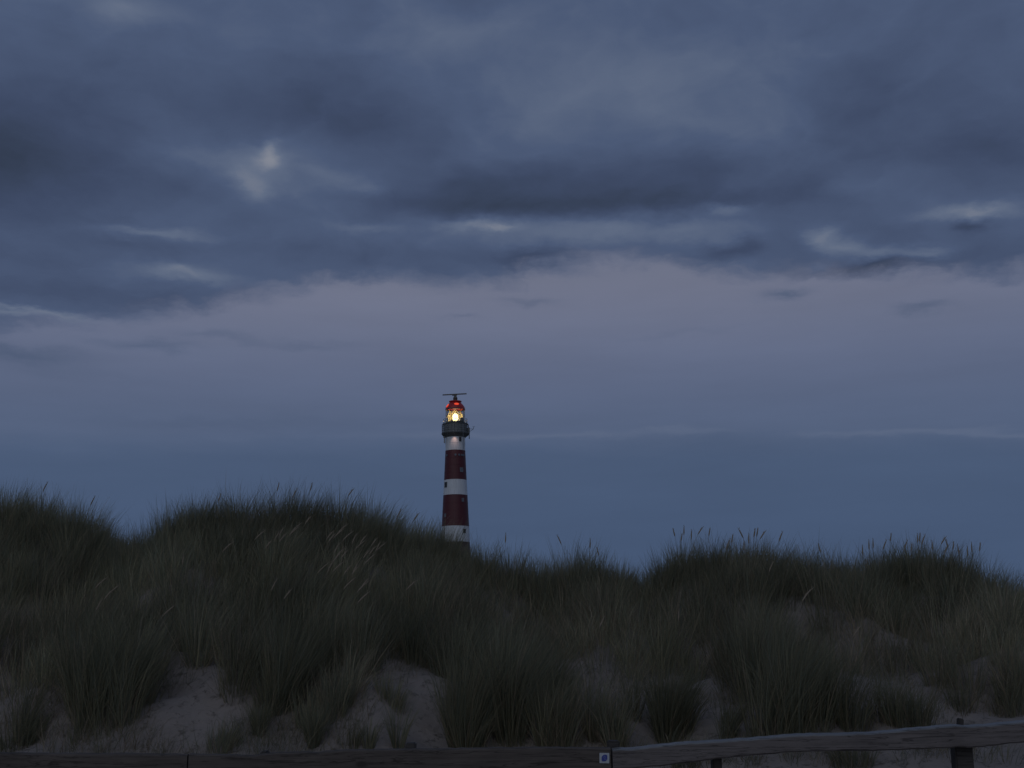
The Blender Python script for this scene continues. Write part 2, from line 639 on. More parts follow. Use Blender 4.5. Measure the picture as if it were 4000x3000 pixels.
def ground(x, y):
    x = np.asarray(x, float)
    y = np.asarray(y, float)
    base = 0.05 * np.clip(x, 0, 6) + 0.03 * vnoise(x * 1.5, y * 1.5, 3)
    zc = crest(x)
    s = np.clip((y - 10.0) / (YC - 10.0), 0, 1)
    f_ = 0.75 * s + 0.25 * s * s * (3 - 2 * s)
    z = base + (zc - base) * f_
    mid = np.clip(4 * s * (1 - s), 0, 1) + 0.15
    z = z + mid * (0.42 * vnoise(x * 0.55 + 3, y * 0.55, 1) + 0.34 * vnoise(x * 1.3, y * 1.3, 2) + 0.05 * vnoise(x * 4, y * 4, 5)) + near_amp(y) * (0.10 * vnoise(x * 2.3, y * 2.3, 41) + 0.05 * vnoise(x * 5.1, y * 5.1, 42))
    # behind the crest
    t = np.clip((y - YC) / 9.0, 0, 1)
    back = 1.2 + 1.3 * vnoise(x / 14.0, y / 14.0, 7) + 2.0 * vnoise(x / 60, y / 60, 8)
    far = np.clip((y - 40) / 100, 0, 1)
    back = back + far * (1.5 * vnoise(x / 40.0, y / 40.0, 9))
    t = t * t * (3 - 2 * t)
    z = np.where(y > YC, z * (1 - t) + back * t, z)
    hill = np.exp(-((x - TX) ** 2 + (y - TY) ** 2) / (2 * 45.0 ** 2))
    z = z * (1 - hill) + 6.0 * hill
    # far to the sides and in front the land levels out
    return z


def axis(lo, hi, step, far_lo, far_hi, g=1.14):
    a = list(np.arange(lo, hi + 1e-6, step))
    s_, x = step, hi
    while x < far_hi:
        s_ *= g
        x += s_
        a.append(x)
    s_, x = step, lo
    pre = []
    while x > far_lo:
        s_ *= g
        x -= s_
        pre.append(x)
    return np.array(pre[::-1] + a)


gx = axis(-11, 11, 0.10, -4000, 4000)
gy = axis(8.5, 24, 0.10, -400, 6000)
GX, GY = np.meshgrid(gx, gy)
GZ = ground(GX, GY)
nv = GX.size
nx, ny = len(gx), len(gy)
me = bpy.data.meshes.new('sand_ground')
me.vertices.add(nv)
me.vertices.foreach_set('co', np.stack([GX, GY, GZ], -1).astype(np.float32).ravel())
ii = (np.arange(ny - 1)[:, None] * nx + np.arange(nx - 1)[None, :]).ravel()
quads = np.stack([ii, ii + 1, ii + nx + 1, ii + nx], -1)
me.loops.add(quads.size)
me.loops.foreach_set('vertex_index', quads.ravel().astype(np.int32))
me.polygons.add(len(quads))
me.polygons.foreach_set('loop_start', (np.arange(len(quads)) * 4).astype(np.int32))
me.update(calc_edges=True)
me.polygons.foreach_set('use_smooth', np.ones(len(quads), bool))
tag(link_mesh('ground', me, M_sand), kind='structure')


def hit(u, v, lo=10.2, hi=19.0, above=0.0):
    """distance at which the sight line through (u, v) comes down to `above` metres over the sand"""
    d = ray(u, v)
    Y = np.arange(lo, hi, 0.05)
    x = EYE.x + d.x * Y / d.y
    z = EYE.z + d.z * Y / d.y
    below = np.nonzero(ground(x, Y) + above > z)[0]
    k = below[0] if len(below) else len(Y) - 1
    return Vector((x[k], Y[k], z[k]))


# ------------------------------------------------------------------ marram grass
GREEN = np.array([(0.256, 0.242, 0.150), (0.196, 0.200, 0.130), (0.300, 0.270, 0.165), (0.216, 0.226, 0.160)])
STRAW = np.array([(0.38, 0.305, 0.205), (0.30, 0.24, 0.165), (0.44, 0.365, 0.26)])


def blade_mesh(root, phi, tilt, length, width, wind, bend, tint, segs=4):
    """root (n,3); phi outward azimuth; tilt start tilt; bend curvature; wind (n,2); -> verts, faces, cols"""
    n = len(root)
    P = np.zeros((n, segs + 1, 3))
    P[:, 0] = root
    hx, hy = np.cos(phi), np.sin(phi)
    pos = root.copy()
    tanv = []
    for k in range(segs):
        t = (k + 0.5) / segs
        th = tilt + bend * t * t
        d = np.stack([hx * np.sin(th), hy * np.sin(th), np.cos(th)], -1)
        d[:, 0] += wind[:, 0] * t ** 1.3
        d[:, 1] += wind[:, 1] * t ** 1.3
        d /= np.linalg.norm(d, axis=1, keepdims=True)
        pos = pos + d * (length / segs)[:, None]
        P[:, k + 1] = pos
        tanv.append(d)
    ang = RNG.uniform(0, 2 * np.pi, n)
    side = np.stack([np.cos(ang), np.sin(ang), np.zeros(n)], -1)
    V = np.zeros((n, 2 * segs + 1, 3))
    for k in range(segs):
        w_ = width * (1 - 0.85 * (k / segs) ** 1.6) * 0.5
        V[:, 2 * k] = P[:, k] - side * w_[:, None]
        V[:, 2 * k + 1] = P[:, k] + side * w_[:, None]
    V[:, 2 * segs] = P[:, segs]
    m_ = 2 * segs + 1
    C = np.repeat(tint[:, None, :], m_, 1)
    return V.reshape(-1, 3), m_, C.reshape(-1, 3)


def clump_blades(cx, cy, R, nb, h, wind, spread=0.45, straw=0.15, tone=1.0, width=0.0065):
    """arrays for one tussock"""
    r = R * np.sqrt(RNG.uniform(0, 1, nb))
    a = RNG.uniform(0, 2 * np.pi, nb)
    x = cx + r * np.cos(a)
    y = cy + r * np.sin(a)
    z = ground(x, y) - 0.03
    phi = a + RNG.normal(0, 0.5, nb)
    tilt = np.abs(RNG.normal(0, 0.10, nb)) + spread * (r / R) * RNG.uniform(0.2, 1.0, nb)
    bend = RNG.gamma(2.0, 0.22, nb)
    ln = h * np.clip(RNG.normal(0.86, 0.17, nb), 0.35, 1.22)
    w = np.stack([wind[0] + RNG.normal(0, 0.09) + RNG.normal(0, 0.12, nb), wind[1] + RNG.normal(0, 0.10, nb)], -1)
    wd = width * RNG.uniform(0.7, 1.3, nb)
    col = GREEN[RNG.integers(0, len(GREEN), nb)] * RNG.uniform(0.75, 1.25, nb)[:, None]
    st = RNG.uniform(0, 1, nb) < straw
    col[st] = STRAW[RNG.integers(0, len(STRAW), st.sum())] * RNG.uniform(0.7, 1.15, st.sum())[:, None]
    col *= tone
    brk = RNG.uniform(0, 1, nb) < 0.09
    bend[brk] += RNG.uniform(0.8, 1.9, brk.sum())
    short = st & (RNG.uniform(0, 1, nb) < 0.5)
    ln[short] *= 0.6
    tilt[short] += 0.35
    return np.stack([x, y, z], -1), phi, tilt, ln, wd, w, bend, col


def build_grass(name, parts, segs=4, parent=None, origin=(0, 0, 0)):
    cols = [np.concatenate([p[i] for p in parts]) for i in range(8)]
    V, m_, C = blade_mesh(cols[0], cols[1], cols[2], cols[3], cols[4], cols[5], cols[6], cols[7], segs)
    V = V - np.array(origin)
    n = len(cols[0])
    base = (np.arange(n) * m_)[:, None]
    nq = segs - 1
    qd = np.concatenate([base + np.array([2 * k, 2 * k + 1, 2 * k + 3, 2 * k + 2]) for k in range(nq)], 1).reshape(n, nq, 4)
    tri = (base + np.array([2 * nq, 2 * nq + 1, 2 * nq + 2])).reshape(n, 1, 3)
    loops = np.concatenate([qd.reshape(n, -1), tri.reshape(n, -1)], 1)
    me = bpy.data.meshes.new(name)
    me.vertices.add(len(V))
    me.vertices.foreach_set('co', V.astype(np.float32).ravel())
    me.loops.add(loops.size)
    me.loops.foreach_set('vertex_index', loops.astype(np.int32).ravel())
    st = np.concatenate([np.arange(nq) * 4, [nq * 4]])
    starts = (np.arange(n)[:, None] * (nq * 4 + 3) + st[None]).ravel()
    me.polygons.add(len(starts))
    me.polygons.foreach_set('loop_start', starts.astype(np.int32))
    me.update(calc_edges=True)
    ca = me.color_attributes.new('tint', 'FLOAT_COLOR', 'POINT')
    ca.data.foreach_set('color', np.concatenate([C, np.ones((len(C), 1))], 1).astype(np.float32).ravel())
    o = link_mesh(name, me, M_grass, parent)
    o.location = origin
    return o


# lower limit of the closed grass cover, as seen
vb = [(-800, 2640), (0, 2640), (120, 2690), (350, 2750), (560, 2730), (640, 2610), (800, 2590), (950, 2680), (1050, 2780), (1300, 2730),
      (1450, 2640), (1600, 2590), (1720, 2620), (1850, 2740), (2050, 2700), (2150, 2600), (2350, 2610), (2480, 2700),
      (2700, 2700), (2850, 2750), (3150, 2700), (3270, 2610), (3400, 2640), (3700, 2700), (4000, 2750), (4800, 2800)]
vbx, vby = np.array([p[0] for p in vb]), np.array([p[1] for p in vb])


def wind_at(u, v):
    """lean of the blades (x, y), from the way the tufts hang in the photograph"""
    wx = np.interp(u, [-500, 0, 700, 1300, 1700, 2100, 2600, 3000, 4000, 4600],
                   [0.25, 0.28, 0.25, 0.50, 0.35, 0.12, 0.08, 0.12, 0.12, 0.12])
    wx = wx + 0.12 * math.sin(u / 130.0 + v / 210.0)
    return (wx, -0.15)


parts = []
cands = 0
pts_ok = []
cell = 0.30
for gx_ in np.arange(-12.0, 12.0, cell):
    for gy_ in np.arange(12.0, 20.6, cell):
        x = gx_ + RNG.uniform(-0.5, 0.5) * cell
        y = gy_ + RNG.uniform(-0.5, 0.5) * cell
        z = float(ground(x, y))
        u, v = pix(x, y, z)
        if u < -900 or u > 4900:
            continue
        lim = np.interp(u, vbx, vby)
        if v > lim + RNG.normal(0, 18):
            continue
        pts_ok.append((x, y, u, v))
for x, y, u, v in pts_ok:
    if RNG.uniform() < 0.08:
        continue
    gapn = float(vnoise(x * 0.9 + 5, y * 0.9, 21))
    dens = max(0.8, 1.0 + 1.2 * gapn)
    low = 1.0
    if y > 16.6:      # tufts of the ridge stand apart, some tall, some short
        low *= 0.90 + 0.60 * float(vnoise(x * 2.2, y * 1.2, 61))
    vd = float(vnoise(x * 1.6, y * 1.3, 63))
    if vd < -0.19 and y < 17.2:      # hollows between the mounds
        dens *= 0.62
        low *= 0.72
    h = low * 0.70 * (1 + 0.6 * float(vnoise(x * 1.1, y * 1.1, 22))) * RNG.uniform(0.68, 1.2)
    nb = int(np.clip(RNG.normal(155, 40) * dens, 45, 290))
    R = RNG.uniform(0.12, 0.28)
    if y > 19.0:
        nb = nb // 2
    tone = (1.0 + 0.5 * float(vnoise(x * 0.7, y * 0.7, 23))) * RNG.uniform(0.62, 1.36)
    parts.append(clump_blades(x, y, R, nb, h, wind_at(u, v), RNG.uniform(0.25, 0.6), min(0.7, 0.10 + 0.22 * RNG.uniform() + max(0, 0.9 * float(vnoise(x * 0.5, y * 0.8, 27)))), tone))
# bushier tufts that stand up along the ridge
for u, v, w_ in [(-60, 1860, 120), (50, 1868, 120), (180, 1888, 110), (290, 1915, 90), (375, 1945, 80), (610, 1985, 80), (700, 1925, 90), (790, 1902, 110),
                 (950, 1900, 110), (1110, 1885, 110), (1225, 1885, 120), (1370, 1898, 100), (1480, 1965, 70), (1545, 1970, 70),
                 (1690, 2015, 90), (1760, 2020, 80), (1905, 2085, 80), (2010, 2115, 90), (2100, 2160, 70), (2235, 2095, 120), (2320, 2110, 90),
                 (2420, 2165, 70), (2590, 2120, 80), (2660, 2080, 100), (2780, 2072, 120), (2930, 2080, 100), (3030, 2085, 90),
                 (3140, 2115, 80), (3290, 2140, 90), (3445, 2105, 100), (3560, 2082, 120), (3660, 2090, 110), (3760, 2120, 90), (3870, 2175, 90),
                 (3965, 2205, 80), (4060, 2240, 90)]:
    Y_ = YC + RNG.uniform(-0.5, 0.2)
    p = at(u, v, Y_)
    hh = p.z - float(ground(p.x, Y_))
    wx_, wy_ = wind_at(u, v)
    if hh < 0.3:
        continue
    hh = min(hh, 1.15)
    parts.append(clump_blades(p.x - 0.25 * wx_, Y_, w_ / 250 / 2.4, 230, hh * 1.02, (wx_ * 0.7, wy_), 0.22, 0.12, 0.95))
    parts.append(clump_blades(p.x - 0.25 * wx_ + RNG.uniform(-.1, .1), Y_ - 0.1, w_ / 250 / 2.0, 130, hh * 0.8, (wx_ * 0.7, wy_), 0.35, 0.2, 1.0))
n_blades = sum(len(p[0]) for p in parts)
print('clumps', len(parts), 'blades', n_blades)
marram = build_grass('marram_grass', parts, 4)
tag(marram, 'dense dark green marram grass covering the whole dune ridge', 'grass', kind='stuff')

# sparse short shoots over the bare sand: too many and too small to count
parts = []
for k in range(3600):
    u, v = RNG.uniform(-100, 4100), RNG.uniform(2500, 2995)
    if v < np.interp(u, vbx, vby) - 10:
        continue
    p = hit(u, v)
    gn = float(vnoise(p.x * 1.2, p.y * 1.2, 31))
    if gn < (-0.06 if u < 2500 else -0.24):
        continue
    parts.append(clump_blades(p.x, p.y, 0.09, int(RNG.integers(2, 12)), RNG.uniform(0.10, 0.42) * (1 + gn), (0.5, -0.1), 0.9, 0.5, 0.8, 0.005))
for k in range(1300):      # dead blades lying about on the sand
    u, v = RNG.uniform(-100, 4100), RNG.uniform(2560, 2995)
    p = hit(u, v)
    q_ = clump_blades(p.x, p.y, 0.06, int(RNG.integers(1, 5)), RNG.uniform(0.10, 0.35), (0.2, 0), 0.2, 1.0, 0.45, 0.005)
    q_[2][:] = RNG.uniform(1.25, 1.55, len(q_[2]))
    q_[6][:] = 0.02
    q_[5][:] = 0
    q_[0][:, 2] += 0.045
    parts.append(q_)
o = build_grass('sand_shoots', parts, 3)
tag(o, 'thin scattered shoots and dead blades lying on the bare sand', 'grass', kind='stuff')


def tussock(name, u, v, wpx, hpx, lean, nb, label, straw=0.15, tone=1.0, spread=0.32, group='marram tufts standing on the bare sand'):
    p = hit(u, v)
    s = F / p.y
    R = wpx / s / 2
    h = hpx / s
    sub = []
    # a few overlapping crowns so the outline is uneven
    k = max(1, int(R * R * 55))
    for i in range(k):
        ox = RNG.normal(0, 0.55) * R if k > 1 else 0
        oy = RNG.uniform(-R, R) * 0.7 if k > 1 else 0
        rr = R if k == 1 else RNG.uniform(0.07, 0.17)
        edge_ = 1 - 0.35 * min(1.5, abs(ox) / R)
        sub.append(clump_blades(p.x + ox, p.y + oy, rr, nb // k, h * (edge_ if k > 1 else 1) * RNG.uniform(0.65, 1.2), (lean + RNG.normal(0, 0.06), -0.08), spread, straw, tone * RNG.uniform(0.85, 1.2)))
    z = float(ground(p.x, p.y))
    o = build_grass(name, sub, 4, None, (p.x, p.y, z))
    tag(o, label, 'grass tuft', group)
    return o


TUFTS = [
    (400, 2760, 420, 400, 0.35, 2300, 'wide dark marram tuft on the sand at the far left, largest there', 0.12, 0.85),
    (1010, 2880, 34, 150, 0.12, 260, 'narrow upright marram tuft at the left foot of the big grassy mound', 0.1, 0.9),
    (1110, 2790, 300, 360, 0.35, 1500, 'broad marram tuft above the sand between two slim leaning tufts', 0.12, 0.9),
    (1225, 2925, 36, 230, 0.22, 330, 'slim dark marram tuft leaning right, rooted just above the rail', 0.1, 0.85),
    (1385, 2915, 35, 170, 0.35, 70, 'thin low marram tuft right of the slim dark leaning tuft', 0.15, 0.9),
    (1440, 2925, 40, 190, 0.30, 90, 'small marram tuft, middle one of three left of the dark post top', 0.15, 0.9),
    (1555, 2925, 40, 200, 0.35, 100, 'small marram tuft directly left of the dark square post top', 0.15, 0.9),
    (1310, 2800, 120, 200, 0.35, 300, 'low loose marram tuft on the sand slope under the mound', 0.25, 0.95),
    (1500, 2740, 160, 180, 0.35, 260, 'faint loose marram tuft high on the middle sand patch', 0.3, 0.95),
    (1820, 2900, 130, 420, 0.25, 700, 'tall marram tuft at the left edge of the central dark clump', 0.14, 0.95),
    (1960, 2880, 300, 440, 0.45, 2000, 'big central marram clump bending right above the wooden rail', 0.14, 0.9),
    (2080, 2760, 240, 360, 0.40, 1200, 'marram tuft behind and above the big central clump', 0.14, 0.95),
    (2200, 2930, 200, 330, 0.25, 900, 'straw coloured marram tuft left of the blue and white marker', 0.34, 0.95),
    (2350, 2900, 180, 300, 0.30, 700, 'brownish marram tuft rising right behind the blue and white marker', 0.34, 0.95),
    (2470, 2810, 60, 260, 0.05, 150, 'slender upright marram tuft beside the pale sand gap right of centre', 0.2, 0.85),
    (2600, 2880, 190, 300, 0.30, 1200, 'very dark round marram tuft right of the marker, above the rail bend', 0.08, 0.75),
    (2870, 2830, 90, 130, 0.45, 160, 'short ragged marram tuft on the sand above the sloping rail', 0.25, 0.8),
    (3120, 2820, 400, 420, 0.50, 2400, 'large marram clump swept right over the sloping rail', 0.12, 0.85),
    (3000, 2720, 260, 380, 0.50, 1300, 'marram clump overlapping the upper left of the large swept clump', 0.14, 0.9),
    (3520, 2830, 230, 220, 0.20, 900, 'low bushy marram tuft between the sand gap and the right post', 0.25, 0.8),
    (3860, 2790, 220, 190, 0.15, 500, 'low brownish marram tuft above the right end of the rail', 0.35, 0.8),
    (40, 2925, 180, 150, 0.40, 500, 'short marram tuft in the lower left corner behind the rail', 0.1, 0.8),
    (320, 2890, 90, 90, 0.3, 90, 'tiny dark marram tuft on the sand near the lower left corner', 0.2, 0.8),
    (870, 2925, 110, 110, 0.55, 200, 'short fine marram tuft leaning right just above the rail at left', 0.15, 0.9),
    (3330, 2990, 150, 120, 0.2, 350, 'dark low marram tuft seen below the sloping rail', 0.2, 0.8),
    (2680, 3010, 100, 110, 0.2, 200, 'small marram tuft below the rail left of the thin post', 0.2, 0.8),
]
for i, T in enumerate(TUFTS):
    u, v, w_, h_, ln_, nb_, lab = T[:7]
    tussock('marram_tuft', u, v, w_, h_, ln_, nb_, lab, T[7], T[8])


# seed stalks: thin stem and spindle-shaped spike
def stalk_variant(k):
    rg = random.Random(50 + k)
    H = 1.0
    bend = [0.02, 0.08, 0.16, 0.25, 0.34][k]
    L = [0.17, 0.15, 0.19, 0.16, 0.20][k]
    pts_ = []
    for i in range(11):
        t = i / 10
        pts_.append(Vector((bend * t ** 2.2, 0.0, H * t - 0.35 * bend * bend * t ** 3)))
    bm = bmesh.new()
    for i in range(9):
        tube(bm, pts_[i], pts_[i + 1], 0.0022, 0.0022, 4, False)
    stem = bpy.data.meshes.new('seed_stalk')
    bm.to_mesh(stem)
    bm.free()
    stem.materials.append(M_stem)
    bm = bmesh.new()
    d = (pts_[10] - pts_[8]).normalized()
    p0 = pts_[9] - d * 0.01
    prof = [(0.0, .15), (0.12, .7), (0.3, 1.0), (0.55, .9), (0.78, .6), (1.0, .08)]
    for (a, ra), (b_, rb) in zip(prof[:-1], prof[1:]):
        bend_d = Vector((0.12 * a * a * bend, 0, 0))
        tube(bm, p0 + d * (a * L) + bend_d, p0 + d * (b_ * L) + Vector((0.12 * b_ * b_ * bend, 0, 0)), 0.0095 * ra, 0.0095 * rb, 6, False)
    for j in range(16):   # rough awns give the spike a hairy outline
        t = rg.uniform(0.1, 0.95)
        q0 = p0 + d * (t * L)
        s_ = Vector((rg.uniform(-1, 1), rg.uniform(-1, 1), 0)).normalized() * 0.011
        tube(bm, q0, q0 + s_ + d * 0.022, 0.002, 0.0006, 3, False)
    head = bpy.data.meshes.new('seed_head')
    bm.to_mesh(head)
    bm.free()
    head.materials.append(M_straw)
    return stem, head, p0 + d * L


variants = [stalk_variant(k) for k in range(5)]


def seed_stalk(u, v, var, flip=1, H=1.0, above=0.95):
    """tip of the spike at (u, v)"""
    p = hit(u, v, 11.0, 18.4, above)
    if p.y >= 18.3:
        p = at(u, v, 18.0)
    stem, head, tip = variants[var]
    z0 = float(ground(p.x, p.y)) - 0.02
    s = max(0.5, (p.z - z0) / tip.z)
    so = bpy.data.objects.new('seed_stalk', stem)
    COL.objects.link(so)
    so.parent = marram
    so.location = (p.x - flip * tip.x * s, p.y, z0)
    so.scale = (1, 1, s)
    so.rotation_euler = (0, 0, 0 if flip > 0 else math.pi)
    ho = bpy.data.objects.new('seed_head', head)
    COL.objects.link(ho)
    ho.parent = so


sky_stalks = [(2181, 2086, 2, -1), (2631, 2062, 1, -1), (2671, 2052, 0, 1), (2739, 2054, 3, 1), (2771, 2060, 1, 1), (2662, 2082, 1, 1),
              (2891, 2060, 2, -1), (2924, 2083, 0, 1), (2947, 2062, 1, 1), (2958, 2060, 1, 1), (2983, 2069, 3, 1), (2305, 2104, 0, 1),
              (2334, 2136, 1, -1), (2845, 2100, 2, 1), (3050, 2072, 2, 1), (3393, 2108, 0, 1), (3409, 2103, 0, 1),
              (3456, 2105, 2, 1), (3479, 2081, 1, 1), (3538, 2105, 2, 1), (3583, 2083, 0, 1), (3592, 2080, 1, 1),
              (3606, 2085, 2, 1), (3687, 2092, 3, 1), (3696, 2103, 1, -1), (3723, 2113, 1, 1), (3694, 2125, 2, 1),
              (3741, 2125, 0, -1), (3777, 2132, 0, 1), (3794, 2117, 0, 1), (3827, 2117, 1, 1), (3199, 2122, 1, -1),
              (3368, 2128, 0, 1), (1217, 1884, 1, 1), (1088, 1884, 1, 1), (1154, 1904, 2, 1), (1375, 1905, 3, 1),
              (1975, 2082, 0, 1), (1560, 1985, 2, 1), (1630, 2000, 3, 1), (2700, 2068, 0, 1), (2860, 2085, 1, 1),
              (3560, 2120, 1, 1), (3640, 2112, 0, 1), (2905, 2110, 0, 1), (180, 1880, 2, 1), (365, 1935, 2, 1), (860, 1925, 1, 1)]
for u, v, k, fl in sky_stalks:
    seed_stalk(u, v, k, fl)
slope = [(450, 470), (350, 530), (215, 570), (235, 620), (750, 540), (640, 600), (800, 600), (850, 620), (925, 640), (900, 680),
         (1025, 660), (1080, 700), (1055, 690), (960, 760), (740, 740), (700, 790), (720, 860), (640, 860), (860, 900),
         (820, 1000), (940, 1010), (930, 1030), (860, 870), (110, 680), (45, 590), (770, 760), (590, 870), (180, 600),
         (660, 620), (720, 580), (1010, 730), (990, 800), (160, 1010), (280, 1100), (940, 1120), (790, 900), (330, 560), (700, 700)]
for i, (x_, y_) in enumerate(slope):
    seed_stalk(1000 + x_ / 2.212, 1800 + y_ / 2.212, [3, 4, 2, 3, 4][i % 5], 1, above=0.92)
for i, (u, v) in enumerate([(398, 2252), (447, 2279), (425, 2300), (388, 2335), (716, 2162), (893, 2112), (3160, 2290), (3145, 2310),
                            (3010, 2190), (2650, 2380), (660, 2360), (1610, 2260), (3345, 2440), (2350, 2400)]):
    seed_stalk(u, v, [4, 4, 3, 2, 0][i % 5], 1, above=0.9)

# ------------------------------------------------------------------ lighthouse
base_z = float(ground(TX, TY)) - 0.1
LH = empty('lighthouse', (TX, TY, base_z))
tag(LH, 'red and white banded iron lighthouse with lit lantern behind the dune', 'lighthouse')


def tz(v):
    return at(1779, v, TY).z - base_z


def tr_(v, w_):
    d = ray(1779, v)
    return 0.5 * w_ * (TY / d.y) / F


# sections from the ground up: (v_bottom, v_top, width_bottom, width_top, material, label)
zero_v = None
sections = [
    (2119, 2057.5, 112.5, 107, M_white, 'lowest white band, partly behind grass'),
    (2057.5, 1936, 107, 95, M_red, 'lower dark red band'),
    (1936, 1876.6, 95, 88.5, M_white, 'middle white band'),
    (1876.6, 1762, 88.5, 78, M_red, 'upper dark red band'),
    (1762, 1703, 77, 77, M_white, 'top white band under the gallery'),
]
z_lo = tz(2119)
r_lo = tr_(2119, 112.5)
slope_r = (tr_(2057.5, 107) - r_lo) / (tz(2057.5) - z_lo)
bm = bmesh.new()
lathe(bm, [(r_lo - slope_r * z_lo + 0.5, 0), (r_lo - slope_r * z_lo + 0.5, 1.2), (r_lo - slope_r * (z_lo - 1.3), 1.3), (r_lo, z_lo)], 48)
obj('tower_section', bm, M_brick, LH, True)['label'] = 'dark lowest band at the foot of the tower'
for v0, v1, w0, w1_, mt, lab in sections:
    bm = bmesh.new()
    z0, z1 = tz(v0), tz(v1)
    ra, rb = tr_(v0, w0), tr_(v1, w1_)
    prof = []
    k = max(2, round((z1 - z0) / 1.9))
    for i in range(k):                       # flanged cast-iron rings
        f0, f1 = i / k, (i + 1) / k
        za, zb = z0 + (z1 - z0) * f0, z0 + (z1 - z0) * f1
        pa, pb = ra + (rb - ra) * f0, ra + (rb - ra) * f1
        prof += [(pa, za), (pb, zb - 0.10), (pb + 0.025, zb - 0.09), (pb + 0.025, zb - 0.01)]
    prof.append((rb, z1))
    lathe(bm, prof, 48)
    o = obj('tower_section', bm, mt, LH, False)
    o['label'] = lab


def tower_window(u, v, wpx, hpx, frame_mat, lab=None, cross=True, w_at=None):
    z = tz(v)
    # radius of the shaft here
    zs = [tz(a) for a in (2119, 2057.5, 1936, 1876.6, 1762, 1703)]
    rs = [tr_(a, b_) for a, b_ in ((2119, 112.5), (2057.5, 107), (1936, 95), (1876.6, 88.5), (1762, 78), (1703, 77))]
    R = float(np.interp(z, zs, rs))
    off_ = (u - 1779.5) / (R * 2) * (2 * R) * (2 * tr_(v, 1.0))
    off_ = max(-0.93 * R, min(0.93 * R, off_))
    ang = -math.pi / 2 + math.asin(off_ / R)
    sx = wpx * 2 * tr_(v, 1.0) / max(0.45, math.cos(ang + math.pi / 2))
    sz = hpx * 2 * tr_(v, 1.0)
    M = Matrix.Rotation(ang + math.pi / 2, 3, 'Z')
    n = Vector((math.cos(ang), math.sin(ang), 0))
    c = n * (R - 0.02) + Vector((0, 0, z))
    bm = bmesh.new()
    t = 0.13
    for sgn in (-1, 1):
        box(bm, c + M @ Vector((sgn * (sx / 2 - t / 2), 0, 0)), (t, 0.22, sz), M)
        box(bm, c + Vector((0, 0, sgn * (sz / 2 - t / 2))), (sx - 2 * t, 0.22, t), M)
    if cross:
        box(bm, c, (0.06, 0.16, sz - 2 * t), M)
    fr = obj('window', bm, frame_mat, LH)
    if lab:
        fr['label'] = lab
    bm = bmesh.new()
    box(bm, c, (sx - 0.1, 0.12, sz - 0.1), M)
    obj('pane', bm, M_inner if frame_mat is M_frame_d else M_paneL, fr)


M_paneL = paint('pale_shutter', (0.11, 0.13, 0.15), 0.4, 0.1)
tower_window(1805, 1840, 11, 17, M_frame_l, 'pale window in the upper red band')
tower_window(1744, 1897, 9, 21, M_frame_d, 'dark tall window at the left of the middle white band')
tower_window(1810, 1957, 8, 14, M_frame_l, 'faint pale window at the top of the lower red band')
tower_window(1742, 2016, 7, 13, M_frame_l, 'faint window at the left of the lower red band')
tower_window(1816, 2078, 9, 17, M_frame_d, 'dark window in the lowest white band')
tower_window(1800, 1721, 8, 18, M_frame_d, 'dark slot window in the top white band')
for u in (1748, 1782, 1796, 1806, 1811.5):   # row of small round ports
    v = 1782
    R = tr_(v, 80)
    off_ = (u - 1779.5) * 2 * tr_(v, 1.0)
    ang = -math.pi / 2 + math.asin(max(-.95, min(.95, off_ / R)))
    n = Vector((math.cos(ang), math.sin(ang), 0))
    c = n * R + Vector((0, 0, tz(v)))
    bm = bmesh.new()
    tube(bm, c - n * 0.1, c + n * 0.10, 0.27, 0.27, 12)
    po = obj('porthole', bm, M_paneL, LH)
    bm = bmesh.new()
    tube(bm, c + n * 0.10, c + n * 0.115, 0.19, 0.19, 12)
    obj('pane', bm, M_paneL, po)

# gallery: corbel, drum (closed iron parapet), deck, upper lantern gallery
zg0, zg1, zg2, zg3 = tz(1708), tz(1696), tz(1659), tz(1651)
bm = bmesh.new()
lathe(bm, [(tr_(1703, 77), tz(1711)), (tr_(1700, 88), tz(1703)), (tr_(1696, 106), tz(1697.5)), (tr_(1696, 108), tz(1696)),
           (tr_(1696, 108), tz(1693)), (tr_(1692, 60), tz(1692.9))], 48)
obj('gallery_floor', bm, M_dark, LH)
for i in range(16):
    a = 2 * math.pi * (i + 0.5) / 16
    n = Vector((math.cos(a), math.sin(a), 0))
    rN = tr_(1703, 77)
    rF = tr_(1696, 104)
    bm = bmesh.new()
    M = Matrix.Rotation(a, 3, 'Z')
    w_ = 0.07
    pts_ = [(rN - 0.05, tz(1711)), (rN - 0.05, tz(1701)), (rF, tz(1698.5)), (rF, tz(1700))]
    A = [bm.verts.new(M @ Vector((r, -w_, z))) for r, z in pts_]
    B = [bm.verts.new(M @ Vector((r, w_, z))) for r, z in pts_]
    bm.faces.new(A[::-1])
    bm.faces.new(B)
    for j in range(4):
        bm.faces.new((A[j], A[(j + 1) % 4], B[(j + 1) % 4], B[j]))
    obj('bracket', bm, M_dark, LH)
# drum wall
rd = tr_(1675, 92)
bm = bmesh.new()
lathe(bm, [(rd, tz(1693)), (rd, tz(1658.5)), (rd - 0.12, tz(1658.5)), (rd - 0.12, tz(1693))], 48, closed=True)
obj('watch_room_wall', bm, M_grey, LH)
bm = bmesh.new()
lathe(bm, [(0.01, tz(1657)), (tr_(1657, 101), tz(1657)), (tr_(1657, 101), tz(1659)), (0.01, tz(1659))], 48, closed=True)
obj('upper_deck', bm, M_dark, LH)


